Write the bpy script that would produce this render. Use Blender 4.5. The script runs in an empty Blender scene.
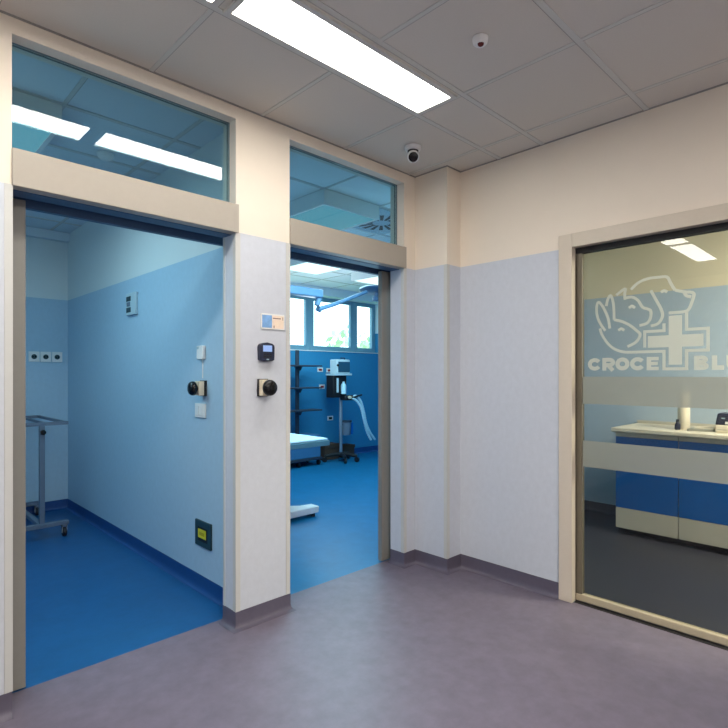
import bpy, bmesh, math, random
from mathutils import Vector, Matrix
random.seed(4)
SC = bpy.context.scene
COL = SC.collection
SC.view_settings.view_transform = 'Standard'
SC.view_settings.look = 'None'
SC.view_settings.exposure = 0.0
SC.cycles.use_denoising = True
SC.cycles.max_bounces = 10
SC.cycles.diffuse_bounces = 6
SC.cycles.transparent_max_bounces = 16
SC.cycles.sample_clamp_indirect = 6.0
SC.cycles.caustics_reflective = False
SC.cycles.caustics_refractive = False
PI = math.pi

# ------------------------------------------------------------------ materials
def lin(c):
    r = []
    for v in c:
        v /= 255.0
        r.append(v / 12.92 if v <= 0.04045 else ((v + 0.055) / 1.055) ** 2.4)
    return tuple(r) + (1.0,)

def nodes(name):
    m = bpy.data.materials.new(name)
    m.use_nodes = True
    nt = m.node_tree
    nt.nodes.clear()
    out = nt.nodes.new('ShaderNodeOutputMaterial')
    return m, nt, out

def mottle(nt, c, amp, scale, detail=5.0, stretch=None):
    """a base colour varied by object-space noise"""
    tc = nt.nodes.new('ShaderNodeTexCoord')
    no = nt.nodes.new('ShaderNodeTexNoise')
    no.inputs['Scale'].default_value = scale
    no.inputs['Detail'].default_value = detail
    no.inputs['Roughness'].default_value = 0.65
    if stretch:
        mp = nt.nodes.new('ShaderNodeMapping')
        mp.inputs['Scale'].default_value = stretch
        nt.links.new(tc.outputs['Object'], mp.inputs['Vector'])
        nt.links.new(mp.outputs['Vector'], no.inputs['Vector'])
    else:
        nt.links.new(tc.outputs['Object'], no.inputs['Vector'])
    rp = nt.nodes.new('ShaderNodeValToRGB')
    L = lin(c)
    rp.color_ramp.elements[0].position = 0.3
    rp.color_ramp.elements[1].position = 0.7
    rp.color_ramp.elements[0].color = tuple(max(0, v * (1 - amp)) for v in L[:3]) + (1,)
    rp.color_ramp.elements[1].color = tuple(min(1, v * (1 + amp)) for v in L[:3]) + (1,)
    nt.links.new(no.outputs['Fac'], rp.inputs['Fac'])
    return rp.outputs['Color']

def mat(name, c, rough=0.5, metal=0.0, amp=0.04, scale=14.0, spec=0.4, stretch=None, detail=5.0):
    m, nt, out = nodes(name)
    p = nt.nodes.new('ShaderNodeBsdfPrincipled')
    p.inputs['Roughness'].default_value = rough
    p.inputs['Metallic'].default_value = metal
    p.inputs['Specular IOR Level'].default_value = spec
    nt.links.new(mottle(nt, c, amp, scale, detail, stretch), p.inputs['Base Color'])
    nt.links.new(p.outputs[0], out.inputs['Surface'])
    return m

def wallmat(name, low, high, zsplit=2.106, rough=0.55):
    """vinyl wall covering up to zsplit, painted plaster above, a thin dark line at the joint"""
    m, nt, out = nodes(name)
    p = nt.nodes.new('ShaderNodeBsdfPrincipled')
    p.inputs['Roughness'].default_value = rough
    p.inputs['Specular IOR Level'].default_value = 0.25
    a = mottle(nt, low, 0.035, 30.0, 6.0, (1, 1, 0.8))
    b = mottle(nt, high, 0.015, 3.0)
    g = nt.nodes.new('ShaderNodeNewGeometry')
    s = nt.nodes.new('ShaderNodeSeparateXYZ')
    nt.links.new(g.outputs['Position'], s.inputs[0])
    gt = nt.nodes.new('ShaderNodeMath'); gt.operation = 'GREATER_THAN'
    gt.inputs[1].default_value = zsplit
    nt.links.new(s.outputs['Z'], gt.inputs[0])
    mx = nt.nodes.new('ShaderNodeMix'); mx.data_type = 'RGBA'
    nt.links.new(gt.outputs[0], mx.inputs['Factor'])
    nt.links.new(a, mx.inputs['A']); nt.links.new(b, mx.inputs['B'])
    nt.links.new(mx.outputs['Result'], p.inputs['Base Color'])
    nt.links.new(p.outputs[0], out.inputs['Surface'])
    return m

def emit(name, c, strength):
    m, nt, out = nodes(name)
    e = nt.nodes.new('ShaderNodeEmission')
    e.inputs['Color'].default_value = lin(c)
    e.inputs['Strength'].default_value = strength
    nt.links.new(e.outputs[0], out.inputs['Surface'])
    return m

def glass(name, tint, f0=0.05, maxr=1.0, haze=0.0, hazecol=(200, 205, 200)):
    """thin flat pane: tinted straight-through transmission plus a Schlick mirror"""
    m, nt, out = nodes(name)
    t = nt.nodes.new('ShaderNodeBsdfTransparent'); t.inputs[0].default_value = lin(tint)
    gl = nt.nodes.new('ShaderNodeBsdfGlossy'); gl.inputs['Roughness'].default_value = 0.0
    lw = nt.nodes.new('ShaderNodeLayerWeight'); lw.inputs['Blend'].default_value = 0.5
    pw = nt.nodes.new('ShaderNodeMath'); pw.operation = 'POWER'; pw.inputs[1].default_value = 5.0
    nt.links.new(lw.outputs['Facing'], pw.inputs[0])
    ma = nt.nodes.new('ShaderNodeMath'); ma.operation = 'MULTIPLY_ADD'
    ma.inputs[1].default_value = maxr - f0; ma.inputs[2].default_value = f0
    nt.links.new(pw.outputs[0], ma.inputs[0])
    mx = nt.nodes.new('ShaderNodeMixShader')
    nt.links.new(ma.outputs[0], mx.inputs['Fac'])
    nt.links.new(t.outputs[0], mx.inputs[1]); nt.links.new(gl.outputs[0], mx.inputs[2])
    nt.links.new(mx.outputs[0], out.inputs['Surface'])
    return m

def film(name, c, opac):
    m, nt, out = nodes(name)
    t = nt.nodes.new('ShaderNodeBsdfTransparent')
    d = nt.nodes.new('ShaderNodeBsdfDiffuse')
    nt.links.new(mottle(nt, c, 0.03, 8.0), d.inputs['Color'])
    tl = nt.nodes.new('ShaderNodeBsdfTranslucent'); tl.inputs[0].default_value = lin(c)
    m1 = nt.nodes.new('ShaderNodeMixShader'); m1.inputs[0].default_value = 0.45
    nt.links.new(d.outputs[0], m1.inputs[1]); nt.links.new(tl.outputs[0], m1.inputs[2])
    m2 = nt.nodes.new('ShaderNodeMixShader'); m2.inputs[0].default_value = opac
    nt.links.new(t.outputs[0], m2.inputs[1]); nt.links.new(m1.outputs[0], m2.inputs[2])
    nt.links.new(m2.outputs[0], out.inputs['Surface'])
    return m

M = {}
CREAM = (230, 219, 203)
M['wall'] = wallmat('corridor_wall', (196, 201, 210), CREAM)
M['wall_r1'] = wallmat('exam_wall', (166, 194, 213), (212, 219, 219))
M['wall_r2'] = wallmat('surgery_wall', (50, 132, 176), (205, 222, 228))
M['wall_r3'] = wallmat('reception_wall', (168, 186, 204), (214, 206, 184))
M['ceil'] = mat('ceiling_tile', (208, 202, 193), 0.85, amp=0.02, scale=120, spec=0.1)
M['ceil_rail'] = mat('ceiling_rail', (200, 199, 193), 0.55, amp=0.01)
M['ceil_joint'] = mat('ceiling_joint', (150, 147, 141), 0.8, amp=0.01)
M['ceil_r1'] = mat('exam_ceiling_tile', (206, 216, 222), 0.85, amp=0.02, scale=120, spec=0.1)
M['floor'] = mat('grey_linoleum', (110, 103, 117), 0.42, amp=0.13, scale=13, spec=0.35, detail=9)
M['floor_b'] = mat('blue_linoleum', (26, 86, 138), 0.38, amp=0.10, scale=9, spec=0.35, detail=9)
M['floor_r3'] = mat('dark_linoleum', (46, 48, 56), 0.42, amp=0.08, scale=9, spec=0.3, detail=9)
M['floor_s'] = mat('surgery_linoleum', (16, 104, 150), 0.38, amp=0.10, scale=9, spec=0.35, detail=9)
M['ceil_r2'] = mat('surgery_ceiling_tile', (240, 242, 240), 0.85, amp=0.02, scale=120, spec=0.1)
M['stile3'] = mat('glass_door_stile', (104, 98, 84), 0.4, amp=0.03)
M['base'] = mat('grey_skirting', (90, 85, 100), 0.42, amp=0.06, scale=30, spec=0.4)
M['base_b'] = mat('blue_skirting', (24, 70, 128), 0.42, amp=0.06, scale=30, spec=0.4)
M['base_r3'] = mat('dark_skirting', (70, 68, 78), 0.5, amp=0.06, scale=30)
M['guard'] = mat('corner_guard_plastic', (194, 195, 192), 0.45, amp=0.02)
M['taupe'] = mat('taupe_metal', (164, 157, 146), 0.42, amp=0.015, scale=40, spec=0.4)
M['taupe_dark'] = mat('door_leaf_metal', (130, 127, 121), 0.4, amp=0.02, scale=40)
M['track'] = mat('door_track_metal', (56, 84, 116), 0.5, amp=0.03)  # soffit shade and blue floor reflection put into this colour
M['bead'] = mat('glazing_bead', (120, 130, 134), 0.5, amp=0.02)
M['gasket'] = mat('black_rubber', (26, 26, 28), 0.6, amp=0.05)  # near-black, holds the shade of overhead track and toe-kick
M['frame_w'] = mat('cream_door_frame', (204, 193, 176), 0.45, amp=0.015, scale=40)
M['rail_w'] = mat('beige_rail', (176, 164, 140), 0.4, amp=0.03)
M['transom'] = glass('transom_glass', (222, 236, 240), 0.06, 0.5)
M['door_glass'] = glass('smoked_door_glass', (230, 231, 226), 0.03, 0.9)
M['leaf_glass'] = glass('leaf_glass', (214, 228, 232), 0.04)
M['win_glass'] = glass('window_glass', (240, 248, 250), 0.03)
M['film'] = film('frosted_film', (156, 158, 152), 0.86)
M['decal'] = film('frosted_lettering', (202, 204, 196), 0.84)
M['lamp'] = emit('corridor_light_diffuser', (255, 249, 240), 23.5)
M['lamp_r2'] = emit('surgery_light_diffuser', (214, 244, 246), 1.7)
M['lamp_r2n'] = emit('surgery_light_near', (126, 200, 220), 0.75)
M['white'] = mat('white_plastic', (226, 226, 224), 0.4, amp=0.01)
M['offwhite'] = mat('cream_plastic', (222, 210, 184), 0.45, amp=0.02)
M['black'] = mat('black_plastic', (12, 12, 14), 0.12, amp=0.1, spec=0.35)
M['matte_black'] = mat('matte_black_plastic', (24, 24, 28), 0.5, amp=0.1)
M['navy'] = mat('navy_plastic', (34, 40, 62), 0.35, amp=0.06)
M['screen'] = emit('lit_screen', (170, 200, 255), 0.9)
M['red'] = mat('dark_red_lens', (92, 34, 32), 0.2, amp=0.1)
M['redsock'] = mat('red_socket', (150, 36, 40), 0.4, amp=0.05)
M['steel'] = mat('brushed_steel', (150, 160, 170), 0.35, 0.6, amp=0.06, scale=60)
M['grey_paint'] = mat('grey_painted_steel', (96, 110, 128), 0.45, amp=0.05)
M['dark_steel'] = mat('dark_steel', (52, 62, 76), 0.4, 0.3, amp=0.08)
M['blue_door'] = mat('blue_laminate', (0, 88, 166), 0.35, amp=0.03, scale=30)
M['cab'] = mat('cream_laminate', (190, 186, 174), 0.45, amp=0.02, scale=30)
M['worktop'] = mat('pale_worktop', (212, 206, 190), 0.4, amp=0.03, scale=60)
M['cardboard'] = mat('brown_cardboard', (74, 56, 44), 0.8, amp=0.1)
M['hose'] = mat('corrugated_hose', (178, 212, 226), 0.35, amp=0.05)
M['pale_blue'] = mat('pale_blue_padding', (206, 236, 250), 0.5, amp=0.02)
M['med_grey'] = mat('medical_grey_plastic', (176, 196, 204), 0.4, amp=0.03)
M['med_dark'] = mat('ventilator_panel', (36, 74, 96), 0.35, amp=0.05)
M['lamp_blue'] = mat('surgical_lamp_enamel', (112, 146, 180), 0.4, amp=0.03)
M['lamp_head'] = mat('surgical_lamp_head', (70, 100, 134), 0.35, amp=0.05)
M['win_frame'] = mat('window_frame_grey', (110, 152, 172), 0.4, amp=0.03)
M['plate_green'] = mat('dark_green_plate', (34, 62, 70), 0.4, amp=0.05)
M['yellow'] = mat('yellow_label', (206, 200, 40), 0.5, amp=0.06)
M['sign_blue'] = mat('sign_blue_print', (120, 164, 212), 0.4, amp=0.25, scale=22)
M['sign_cream'] = mat('sign_cream_print', (236, 216, 196), 0.4, amp=0.08, scale=30)
M['sign_ink'] = mat('sign_ink', (110, 84, 80), 0.5, amp=0.1)
M['clear'] = glass('clear_acrylic', (236, 240, 244), 0.06)
M['paper'] = mat('paper_white', (222, 214, 196), 0.7, amp=0.03)
M['grey_tray'] = mat('grey_tray', (130, 132, 126), 0.4, amp=0.1)
M['table_rail'] = mat('table_rail_metal', (96, 140, 156), 0.4, amp=0.03)
M['teal'] = mat('teal_panel', (70, 140, 150), 0.4, amp=0.05)
M['leaf'] = mat('tree_leaves', (182, 206, 168), 0.8, amp=0.2)
M['bark'] = mat('tree_bark', (110, 96, 80), 0.9, amp=0.2)
M['grass'] = mat('lawn', (150, 180, 120), 0.9, amp=0.15)

# ------------------------------------------------------------------ builders
def root_loc(o):
    while o.parent:
        o = o.parent
    return Vector(o.location)

def tag(o, label=None, cat=None, group=None, kind=None):
    if label: o['label'] = label
    if cat: o['category'] = cat
    if group: o['group'] = group
    if kind: o['kind'] = kind
    return o

def thing(name, label, cat, loc, group=None, kind=None):
    o = bpy.data.objects.new(name, None)
    o.empty_display_size = 0.05
    COL.objects.link(o)
    o.location = loc
    return tag(o, label, cat, group, kind)

class MB:
    def __init__(self):
        self.bm = bmesh.new()
    def box(self, x0, x1, y0, y1, z0, z1):
        x0, x1 = sorted((x0, x1)); y0, y1 = sorted((y0, y1)); z0, z1 = sorted((z0, z1))
        v = [self.bm.verts.new(p) for p in ((x0,y0,z0),(x1,y0,z0),(x1,y1,z0),(x0,y1,z0),(x0,y0,z1),(x1,y0,z1),(x1,y1,z1),(x0,y1,z1))]
        for f in ((3,2,1,0),(4,5,6,7),(0,1,5,4),(1,2,6,5),(2,3,7,6),(3,0,4,7)):
            self.bm.faces.new([v[i] for i in f])
        return self
    def prism(self, poly, a, b, axis='x'):
        """poly: 2D points swept along axis from a to b. x: (y,z); y: (x,z); z: (x,y)"""
        def P(p, t):
            return {'x': (t, p[0], p[1]), 'y': (p[0], t, p[1]), 'z': (p[0], p[1], t)}[axis]
        A = [self.bm.verts.new(P(p, a)) for p in poly]
        B = [self.bm.verts.new(P(p, b)) for p in poly]
        n = len(poly)
        self.bm.faces.new(A[::-1]); self.bm.faces.new(B)
        for i in range(n):
            j = (i + 1) % n
            self.bm.faces.new((A[i], A[j], B[j], B[i]))
        return self
    def lathe(self, prof, c, axis=(0, 0, 1), seg=28):
        """prof: (radius, height) pairs along axis from point c"""
        ax = Vector(axis).normalized()
        q = Vector((0, 0, 1)).rotation_difference(ax)
        c = Vector(c)
        rings = []
        for r, h in prof:
            if r < 1e-6:
                rings.append([self.bm.verts.new(c + q @ Vector((0, 0, h)))])
            else:
                rings.append([self.bm.verts.new(c + q @ Vector((r*math.cos(2*PI*k/seg), r*math.sin(2*PI*k/seg), h))) for k in range(seg)])
        for a, b in zip(rings, rings[1:]):
            for k in range(seg):
                l = (k + 1) % seg
                if len(a) == 1 and len(b) == 1: continue
                if len(a) == 1: self.bm.faces.new((a[0], b[l], b[k]))
                elif len(b) == 1: self.bm.faces.new((a[k], a[l], b[0]))
                else: self.bm.faces.new((a[k], a[l], b[l], b[k]))
        if len(rings[0]) > 1: self.bm.faces.new(rings[0][::-1])
        if len(rings[-1]) > 1: self.bm.faces.new(rings[-1])
        return self
    def cyl(self, p0, p1, r, r1=None, seg=20):
        p0, p1 = Vector(p0), Vector(p1)
        return self.lathe([(r, 0), (r if r1 is None else r1, (p1 - p0).length)], p0, p1 - p0, seg)
    def tube(self, pts, r, seg=12):
        pts = [Vector(p) for p in pts]
        rings = []
        up = Vector((0, 0, 1))
        for i, p in enumerate(pts):
            d = (pts[min(i+1, len(pts)-1)] - pts[max(i-1, 0)]).normalized()
            a = d.cross(up)
            if a.length < 0.05: a = d.cross(Vector((1, 0, 0)))
            a.normalize(); b = d.cross(a).normalized()
            rr = r[i] if isinstance(r, (list, tuple)) else r
            rings.append([self.bm.verts.new(p + a*rr*math.cos(2*PI*k/seg) + b*rr*math.sin(2*PI*k/seg)) for k in range(seg)])
        for a, b in zip(rings, rings[1:]):
            for k in range(seg):
                l = (k + 1) % seg
                self.bm.faces.new((a[k], a[l], b[l], b[k]))
        self.bm.faces.new(rings[0][::-1]); self.bm.faces.new(rings[-1])
        return self
    def build(self, name, m, parent=None, bevel=0.0, smooth=False, label=None, seg=2):
        bmesh.ops.recalc_face_normals(self.bm, faces=self.bm.faces)
        me = bpy.data.meshes.new(name)
        if parent is not None:
            off = root_loc(parent)
        else:
            vs = [v.co for v in self.bm.verts]
            off = Vector(((min(v.x for v in vs)+max(v.x for v in vs))/2, (min(v.y for v in vs)+max(v.y for v in vs))/2, min(v.z for v in vs)))
        for v in self.bm.verts: v.co -= off
        self.bm.to_mesh(me); self.bm.free()
        o = bpy.data.objects.new(name, me)
        COL.objects.link(o)
        if parent is not None: o.parent = parent
        else: o.location = off
        me.materials.append(M[m] if isinstance(m, str) else m)
        if bevel:
            b = o.modifiers.new('bevel', 'BEVEL'); b.width = bevel; b.segments = seg; b.limit_method = 'ANGLE'; b.angle_limit = 0.6
        if smooth or bevel:
            for p in me.polygons: p.use_smooth = True
            try: me.set_sharp_from_angle(angle=0.7)
            except Exception: pass
        if label: o['label'] = label
        return o

def box(*a):
    return MB().box(*a)

def struct(mb, name, m, label, cat, parent=None, bevel=0.0, smooth=False):
    o = mb.build(name, m, parent, bevel, smooth)
    if parent is None: tag(o, label, cat, None, 'structure')
    return o

def dup(root, loc, rotz=0.0, label=None, group=None):
    r = root.copy(); COL.objects.link(r)
    r.location = loc; r.rotation_euler = (0, 0, rotz)
    if label: r['label'] = label
    if group: r['group'] = group
    for ch in list(root.children):
        c = ch.copy(); COL.objects.link(c); c.parent = r
        for g in list(ch.children):
            d = g.copy(); COL.objects.link(d); d.parent = c
    return r

def smooth_line(pts, n=6):
    P = [pts[0]] + list(pts) + [pts[-1]]
    out = []
    for i in range(1, len(P) - 2):
        p0, p1, p2, p3 = P[i-1], P[i], P[i+1], P[i+2]
        for k in range(n):
            t = k / n
            out.append(tuple(0.5*((2*b) + (-a+c)*t + (2*a-5*b+4*c-d)*t*t + (-a+3*b-3*c+d)*t**3) for a, b, c, d in zip(p0, p1, p2, p3)))
    out.append(tuple(pts[-1]))
    return out

def sweep_wall(mb, path, prof, side):
    """sweep (distance from wall, z) profile along a 2D path on the floor; side=+1: left of the path"""
    n = len(path)
    nrm = []
    for a, b in zip(path, path[1:]):
        d = Vector((b[0]-a[0], b[1]-a[1])).normalized()
        nrm.append(Vector((-d.y, d.x)) * side)
    rings = []
    for i, p in enumerate(path):
        n1 = nrm[max(i-1, 0)]; n2 = nrm[min(i, n-2)]
        o = (n1 + n2) / (1 + n1.dot(n2))
        rings.append([mb.bm.verts.new((p[0]+o.x*d, p[1]+o.y*d, z)) for d, z in prof])
    for a, b in zip(rings, rings[1:]):
        for k in range(len(prof)):
            l = (k + 1) % len(prof)
            mb.bm.faces.new((a[k], a[l], b[l], b[k]))
    mb.bm.faces.new(rings[0]); mb.bm.faces.new(rings[-1][::-1])
    return mb

SKIRT = [(-0.001, 0.0), (-0.001, 0.096), (0.004, 0.096), (0.004, 0.036), (0.007, 0.020), (0.014, 0.008), (0.028, 0.001), (0.028, 0.0)]

# ------------------------------------------------------------------ camera
F, YAW = 527.93, 0.80119
cam = bpy.data.cameras.new('camera'); co = bpy.data.objects.new('camera', cam); COL.objects.link(co)
cam.sensor_width = 36.0; cam.sensor_fit = 'HORIZONTAL'; cam.lens = F / 728 * 36.0
cam.shift_y = 11.01 / 728
cam.clip_start = 0.05
co.location = (0, 0, 1.35); co.rotation_euler = (PI/2, 0, YAW - PI/2)
SC.camera = co

# ------------------------------------------------------------------ setting: floors, walls, ceilings
ZC = 2.774
YW, YB = 2.475, 2.605            # left wall: corridor face and room face
XW = 3.065                      # right wall face
XL, YF = -2.6, -2.6             # far ends of the corridor behind the camera
struct(box(XL, 3.20, YF, 2.645, -0.05, 0.0), 'floor_corridor', 'floor', 'mottled purple grey linoleum floor of the corridor', 'floor')
struct(box(-1.75, 1.635, 2.645, 6.15, -0.05, 0.0), 'floor_exam_room', 'floor_b', 'blue linoleum floor of the left room', 'floor')
struct(box(1.635, 7.6, 2.645, 7.1, -0.05, 0.0), 'floor_surgery', 'floor_s', 'blue linoleum floor of the operating room', 'floor')
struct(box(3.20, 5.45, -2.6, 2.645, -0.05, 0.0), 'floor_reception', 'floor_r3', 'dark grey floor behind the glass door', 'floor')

H = ZC + 0.03
mb = MB()
mb.box(XL, 0.454, YW, YB, 0, H)
mb.box(1.455, 1.803, YW, YB, 0, H)
mb.box(2.79, 3.065, YW, YB, 0, H)
mb.box(0.454, 1.455, YW, YB, 2.705, H)
mb.box(1.803, 2.79, YW, YB, 2.705, H)
mb.box(0.454, 1.455, 2.52, YB, 2.12, 2.248)
mb.box(1.803, 2.79, 2.52, YB, 2.12, 2.248)
struct(mb, 'wall_left', 'wall', 'left corridor wall, cream above pale blue vinyl, with two doorways', 'wall')
mb = MB()
mb.box(2.91, XW, 2.19, YW, 0, H)
struct(mb, 'wall_corner_pier', 'wall', 'square pier in the corner between the two walls', 'wall')
mb = MB()
mb.box(XW, 3.20, 1.43, YB, 0, H)
mb.box(XW, 3.20, YF, 0.30, 0, H)
mb.box(XW, 3.20, 0.30, 1.43, 2.15, H)
struct(mb, 'wall_right', 'wall', 'right corridor wall around the glass sliding door', 'wall')
struct(box(XL-0.1, XL, YF, YB, 0, H), 'wall_corridor_end', 'wall', 'corridor end wall behind the camera', 'wall')
struct(box(XL-0.1, 3.20, YF-0.1, YF, 0, H), 'wall_corridor_rear', 'wall', 'rear corridor wall behind the camera', 'wall')
# exam room (behind the first doorway)
struct(box(1.57, 1.70, YB, 6.15, 0, H), 'wall_exam_right', 'wall_r1', 'right wall of the left room, pale blue below white', 'wall')
struct(box(-1.75, 1.57, 5.94, 6.15, 0, H), 'wall_exam_back', 'wall_r1', 'back wall of the left room with the sockets', 'wall')
struct(box(-1.75, -1.6, YB, 5.94, 0, H), 'wall_exam_left', 'wall_r1', 'left wall of the left room', 'wall')
# surgery (behind the second doorway)
mb = MB()
WX0, WX1, WZ0, WZ1 = 3.10, 6.875, 1.742, 2.64
mb.box(1.70, 7.6, 6.605, 6.95, 0, WZ0)
mb.box(1.70, 7.6, 6.605, 6.95, WZ1, H)
mb.box(1.70, WX0, 6.605, 6.95, WZ0, WZ1)
mb.box(WX1, 7.6, 6.605, 6.95, WZ0, WZ1)
struct(mb, 'wall_surgery_back', 'wall_r2', 'blue back wall of the operating room below the windows', 'wall')
struct(box(7.45, 7.6, YB, 6.605, 0, H), 'wall_surgery_right', 'wall_r2', 'right wall of the operating room', 'wall')
struct(box(3.20, 7.45, 2.475, YB, 0, H), 'wall_surgery_front', 'wall_r2', 'wall between operating room and reception', 'wall')
# reception
struct(box(5.275, 5.45, -2.6, 2.475, 0, H), 'wall_reception_back', 'wall_r3', 'back wall behind the reception counter, blue below cream', 'wall')
struct(box(3.20, 5.275, -2.7, -2.6, 0, H), 'wall_reception_end', 'wall_r3', 'end wall of the reception', 'wall')

def ceiling(name, x0, x1, y0, y1, xs, ys, tile, label):
    mb = MB(); mb.box(x0, x1, y0, y1, ZC + 0.003, ZC + 0.06)
    c = struct(mb, name, tile, label, 'ceiling')
    r = MB()
    for x in xs: r.box(x - 0.010, x + 0.010, y0, y1, ZC - 0.0005, ZC + 0.003)
    for y in ys: r.box(x0, x1, y - 0.013, y + 0.013, ZC - 0.001, ZC + 0.003)
    r.build('ceiling_rail', 'ceil_rail', c)
    j = MB()
    for x in xs: j.box(x + 0.010, x + 0.0125, y0, y1, ZC - 0.0005, ZC + 0.003)
    for y in ys: j.box(x0, x1, y + 0.013, y + 0.016, ZC - 0.001, ZC + 0.003)
    j.build('ceiling_joint', 'ceil_joint', c)
    for ch in c.children: ch['kind'] = 'structure'
    return c
ceiling('ceiling_corridor', XL, 3.20, YF, YB, [1.005 + 0.61*k for k in range(-5, 4)], [1.875, 1.575, 0.98, 0.38, -0.22, -0.82, -1.42, -2.02], 'ceil', 'grey tiled suspended ceiling of the corridor')
ceiling('ceiling_exam_room', -1.75, 1.635, YB, 6.15, [-1.0, -0.4, 0.2, 0.8, 1.4], [3.10, 3.70, 4.30, 4.90, 5.50], 'ceil_r1', 'tiled ceiling of the left room')
ceiling('ceiling_surgery', 1.635, 7.6, YB, 7.1, [2.59 + 0.61*k for k in range(-1, 8)], [3.11, 3.72, 4.33, 4.94, 5.55, 6.1], 'ceil_r2', 'tiled ceiling of the operating room')
ceiling('ceiling_reception', 3.20, 5.45, -2.7, YB, [3.8, 4.4, 5.0], [-2, -1.4, -0.8, -0.2, 0.4, 1.0, 1.6, 2.2], 'ceil', 'ceiling behind the glass door')

# wall/ceiling angles, dark grey standing in for the shadow gap
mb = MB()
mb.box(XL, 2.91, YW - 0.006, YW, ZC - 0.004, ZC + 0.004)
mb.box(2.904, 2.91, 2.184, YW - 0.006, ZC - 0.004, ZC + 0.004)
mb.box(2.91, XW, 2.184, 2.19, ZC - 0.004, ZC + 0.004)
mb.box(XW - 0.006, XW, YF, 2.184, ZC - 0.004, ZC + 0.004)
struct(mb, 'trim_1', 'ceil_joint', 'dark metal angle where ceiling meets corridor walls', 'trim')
mb = MB(); mb.box(-1.6, 1.57, 5.87, 5.94, 2.69, ZC)
struct(mb, 'trim_2', 'ceil_r1', 'shallow boxed cornice at the back of the left room', 'trim')

# skirtings
def skirt(name, path, side, m, label):
    struct(sweep_wall(MB(), path, SKIRT, side), name, m, label, 'baseboard', smooth=True)
skirt('baseboard_left', [(XL, YW), (0.454, YW)], -1, 'base', 'dark grey skirting left of the first doorway')
skirt('baseboard_pillar', [(1.455, YB), (1.455, YW), (1.803, YW), (1.803, YB)], -1, 'base', 'dark grey skirting round the pillar between doorways')
skirt('baseboard_pier', [(2.79, YB), (2.79, YW), (2.91, YW), (2.91, 2.19), (XW, 2.19), (XW, 1.468)], -1, 'base', 'dark grey coved skirting round the corner pier')
skirt('baseboard_right', [(XW, 0.20), (XW, YF)], -1, 'base', 'dark grey skirting beyond the glass door')
skirt('baseboard_exam', [(-1.6, 5.94), (1.57, 5.94), (1.57, YB)], -1, 'base_b', 'blue skirting of the left room')
skirt('baseboard_surgery', [(1.70, 6.605), (7.45, 6.605), (7.45, YB)], -1, 'base_b', 'blue skirting of the operating room')
skirt('baseboard_reception', [(5.275, 2.475), (5.275, -2.6)], -1, 'base_r3', 'dark skirting behind the counter')

# corner guards
def guard(n, cx, cy, sx, sy, label, w=0.026, z1=2.106):
    t = 0.003
    mb = MB()
    # flange on the corridor-facing (y) side and on the reveal (x) side; the wall lies toward +sx, +sy
    mb.box(cx - sx*t, cx + sx*w, cy - sy*t, cy, 0.096, z1)
    mb.box(cx - sx*t, cx, cy, cy + sy*w, 0.096, z1)
    struct(mb, 'trim_%d' % n, 'guard', label, 'corner guard', bevel=0.0012)
guard(3, 0.454, YW, -1, 1, 'cream corner guard left of the first doorway')
guard(4, 1.455, YW, 1, 1, 'cream corner guard on the pillar beside the first doorway')
guard(5, 1.803, YW, -1, 1, 'cream corner guard on the pillar beside the second doorway')
guard(6, 2.79, YW, 1, 1, 'cream corner guard right of the second doorway')
guard(7, 2.91, 2.19, 1, 1, 'cream corner guard on the corner pier')
mb = MB(); mb.box(1.452, 1.455, 2.585, YB, 0.096, 2.10)
struct(mb, 'trim_8', 'guard', 'cream edge strip at the inner edge of the first reveal', 'corner guard')

# ------------------------------------------------------------------ sliding doors 1 and 2 with operator covers, transoms
def sliding_door(n, x0, x1, leaf0, leaf1, label):
    d = thing('door_%d' % n, label, 'door', ((x0+x1)/2, YB, 0), kind='structure')
    def P(mb, name, m, bev=0.0, par=None, lab=None):
        o = mb.build(name, m, par or d, bev, label=lab); o['kind'] = 'structure'; return o
    cov = P(MB().box(x0 - 0.001, x1 + 0.010, YW - 0.014, YW + 0.045, 2.10, 2.25), 'operator_cover', 'taupe', 0.003, lab='taupe metal cover over the opening')
    P(MB().box(x1 - 0.016, x1 + 0.0103, YW - 0.0146, YW - 0.012, 2.1, 2.25), 'end_cap', 'taupe', 0, cov)
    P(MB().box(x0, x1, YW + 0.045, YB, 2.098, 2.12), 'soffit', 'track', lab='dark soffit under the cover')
    P(MB().box(min(x0, leaf0), max(x1 + 0.08, leaf1), 2.69, 2.72, 2.082, 2.13).box(min(x0, leaf0), max(x1, leaf1), YB+0.001, 2.72, 2.13, 2.15), 'track', 'track')
    # the leaf, slid open behind the wall
    y0, y1 = 2.640, 2.680
    s = 0.10
    P(MB().box(leaf0, leaf0 + s, y0, y1, 0.009, 2.10), 'stile', 'taupe_dark', 0.003)
    P(MB().box(leaf1 - s, leaf1, y0, y1, 0.009, 2.10), 'stile', 'taupe_dark', 0.003)
    P(MB().box(leaf0 + s, leaf1 - s, y0, y1, 0.014, 0.114), 'rail', 'taupe_dark', 0.003)
    P(MB().box(leaf0 + s, leaf1 - s, y0, y1, 2.02, 2.10), 'rail', 'taupe_dark', 0.003)
    P(MB().box(leaf0 + s, leaf1 - s, 2.656, 2.664, 0.114, 2.02), 'pane', 'leaf_glass')
    return d
sliding_door(1, 0.454, 1.455, -0.60, 0.535, 'first doorway with taupe cover and sliding leaf drawn to the left')
sliding_door(2, 1.803, 2.79, 2.738, 3.82, 'second doorway with taupe cover and sliding leaf drawn to the right')

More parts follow.
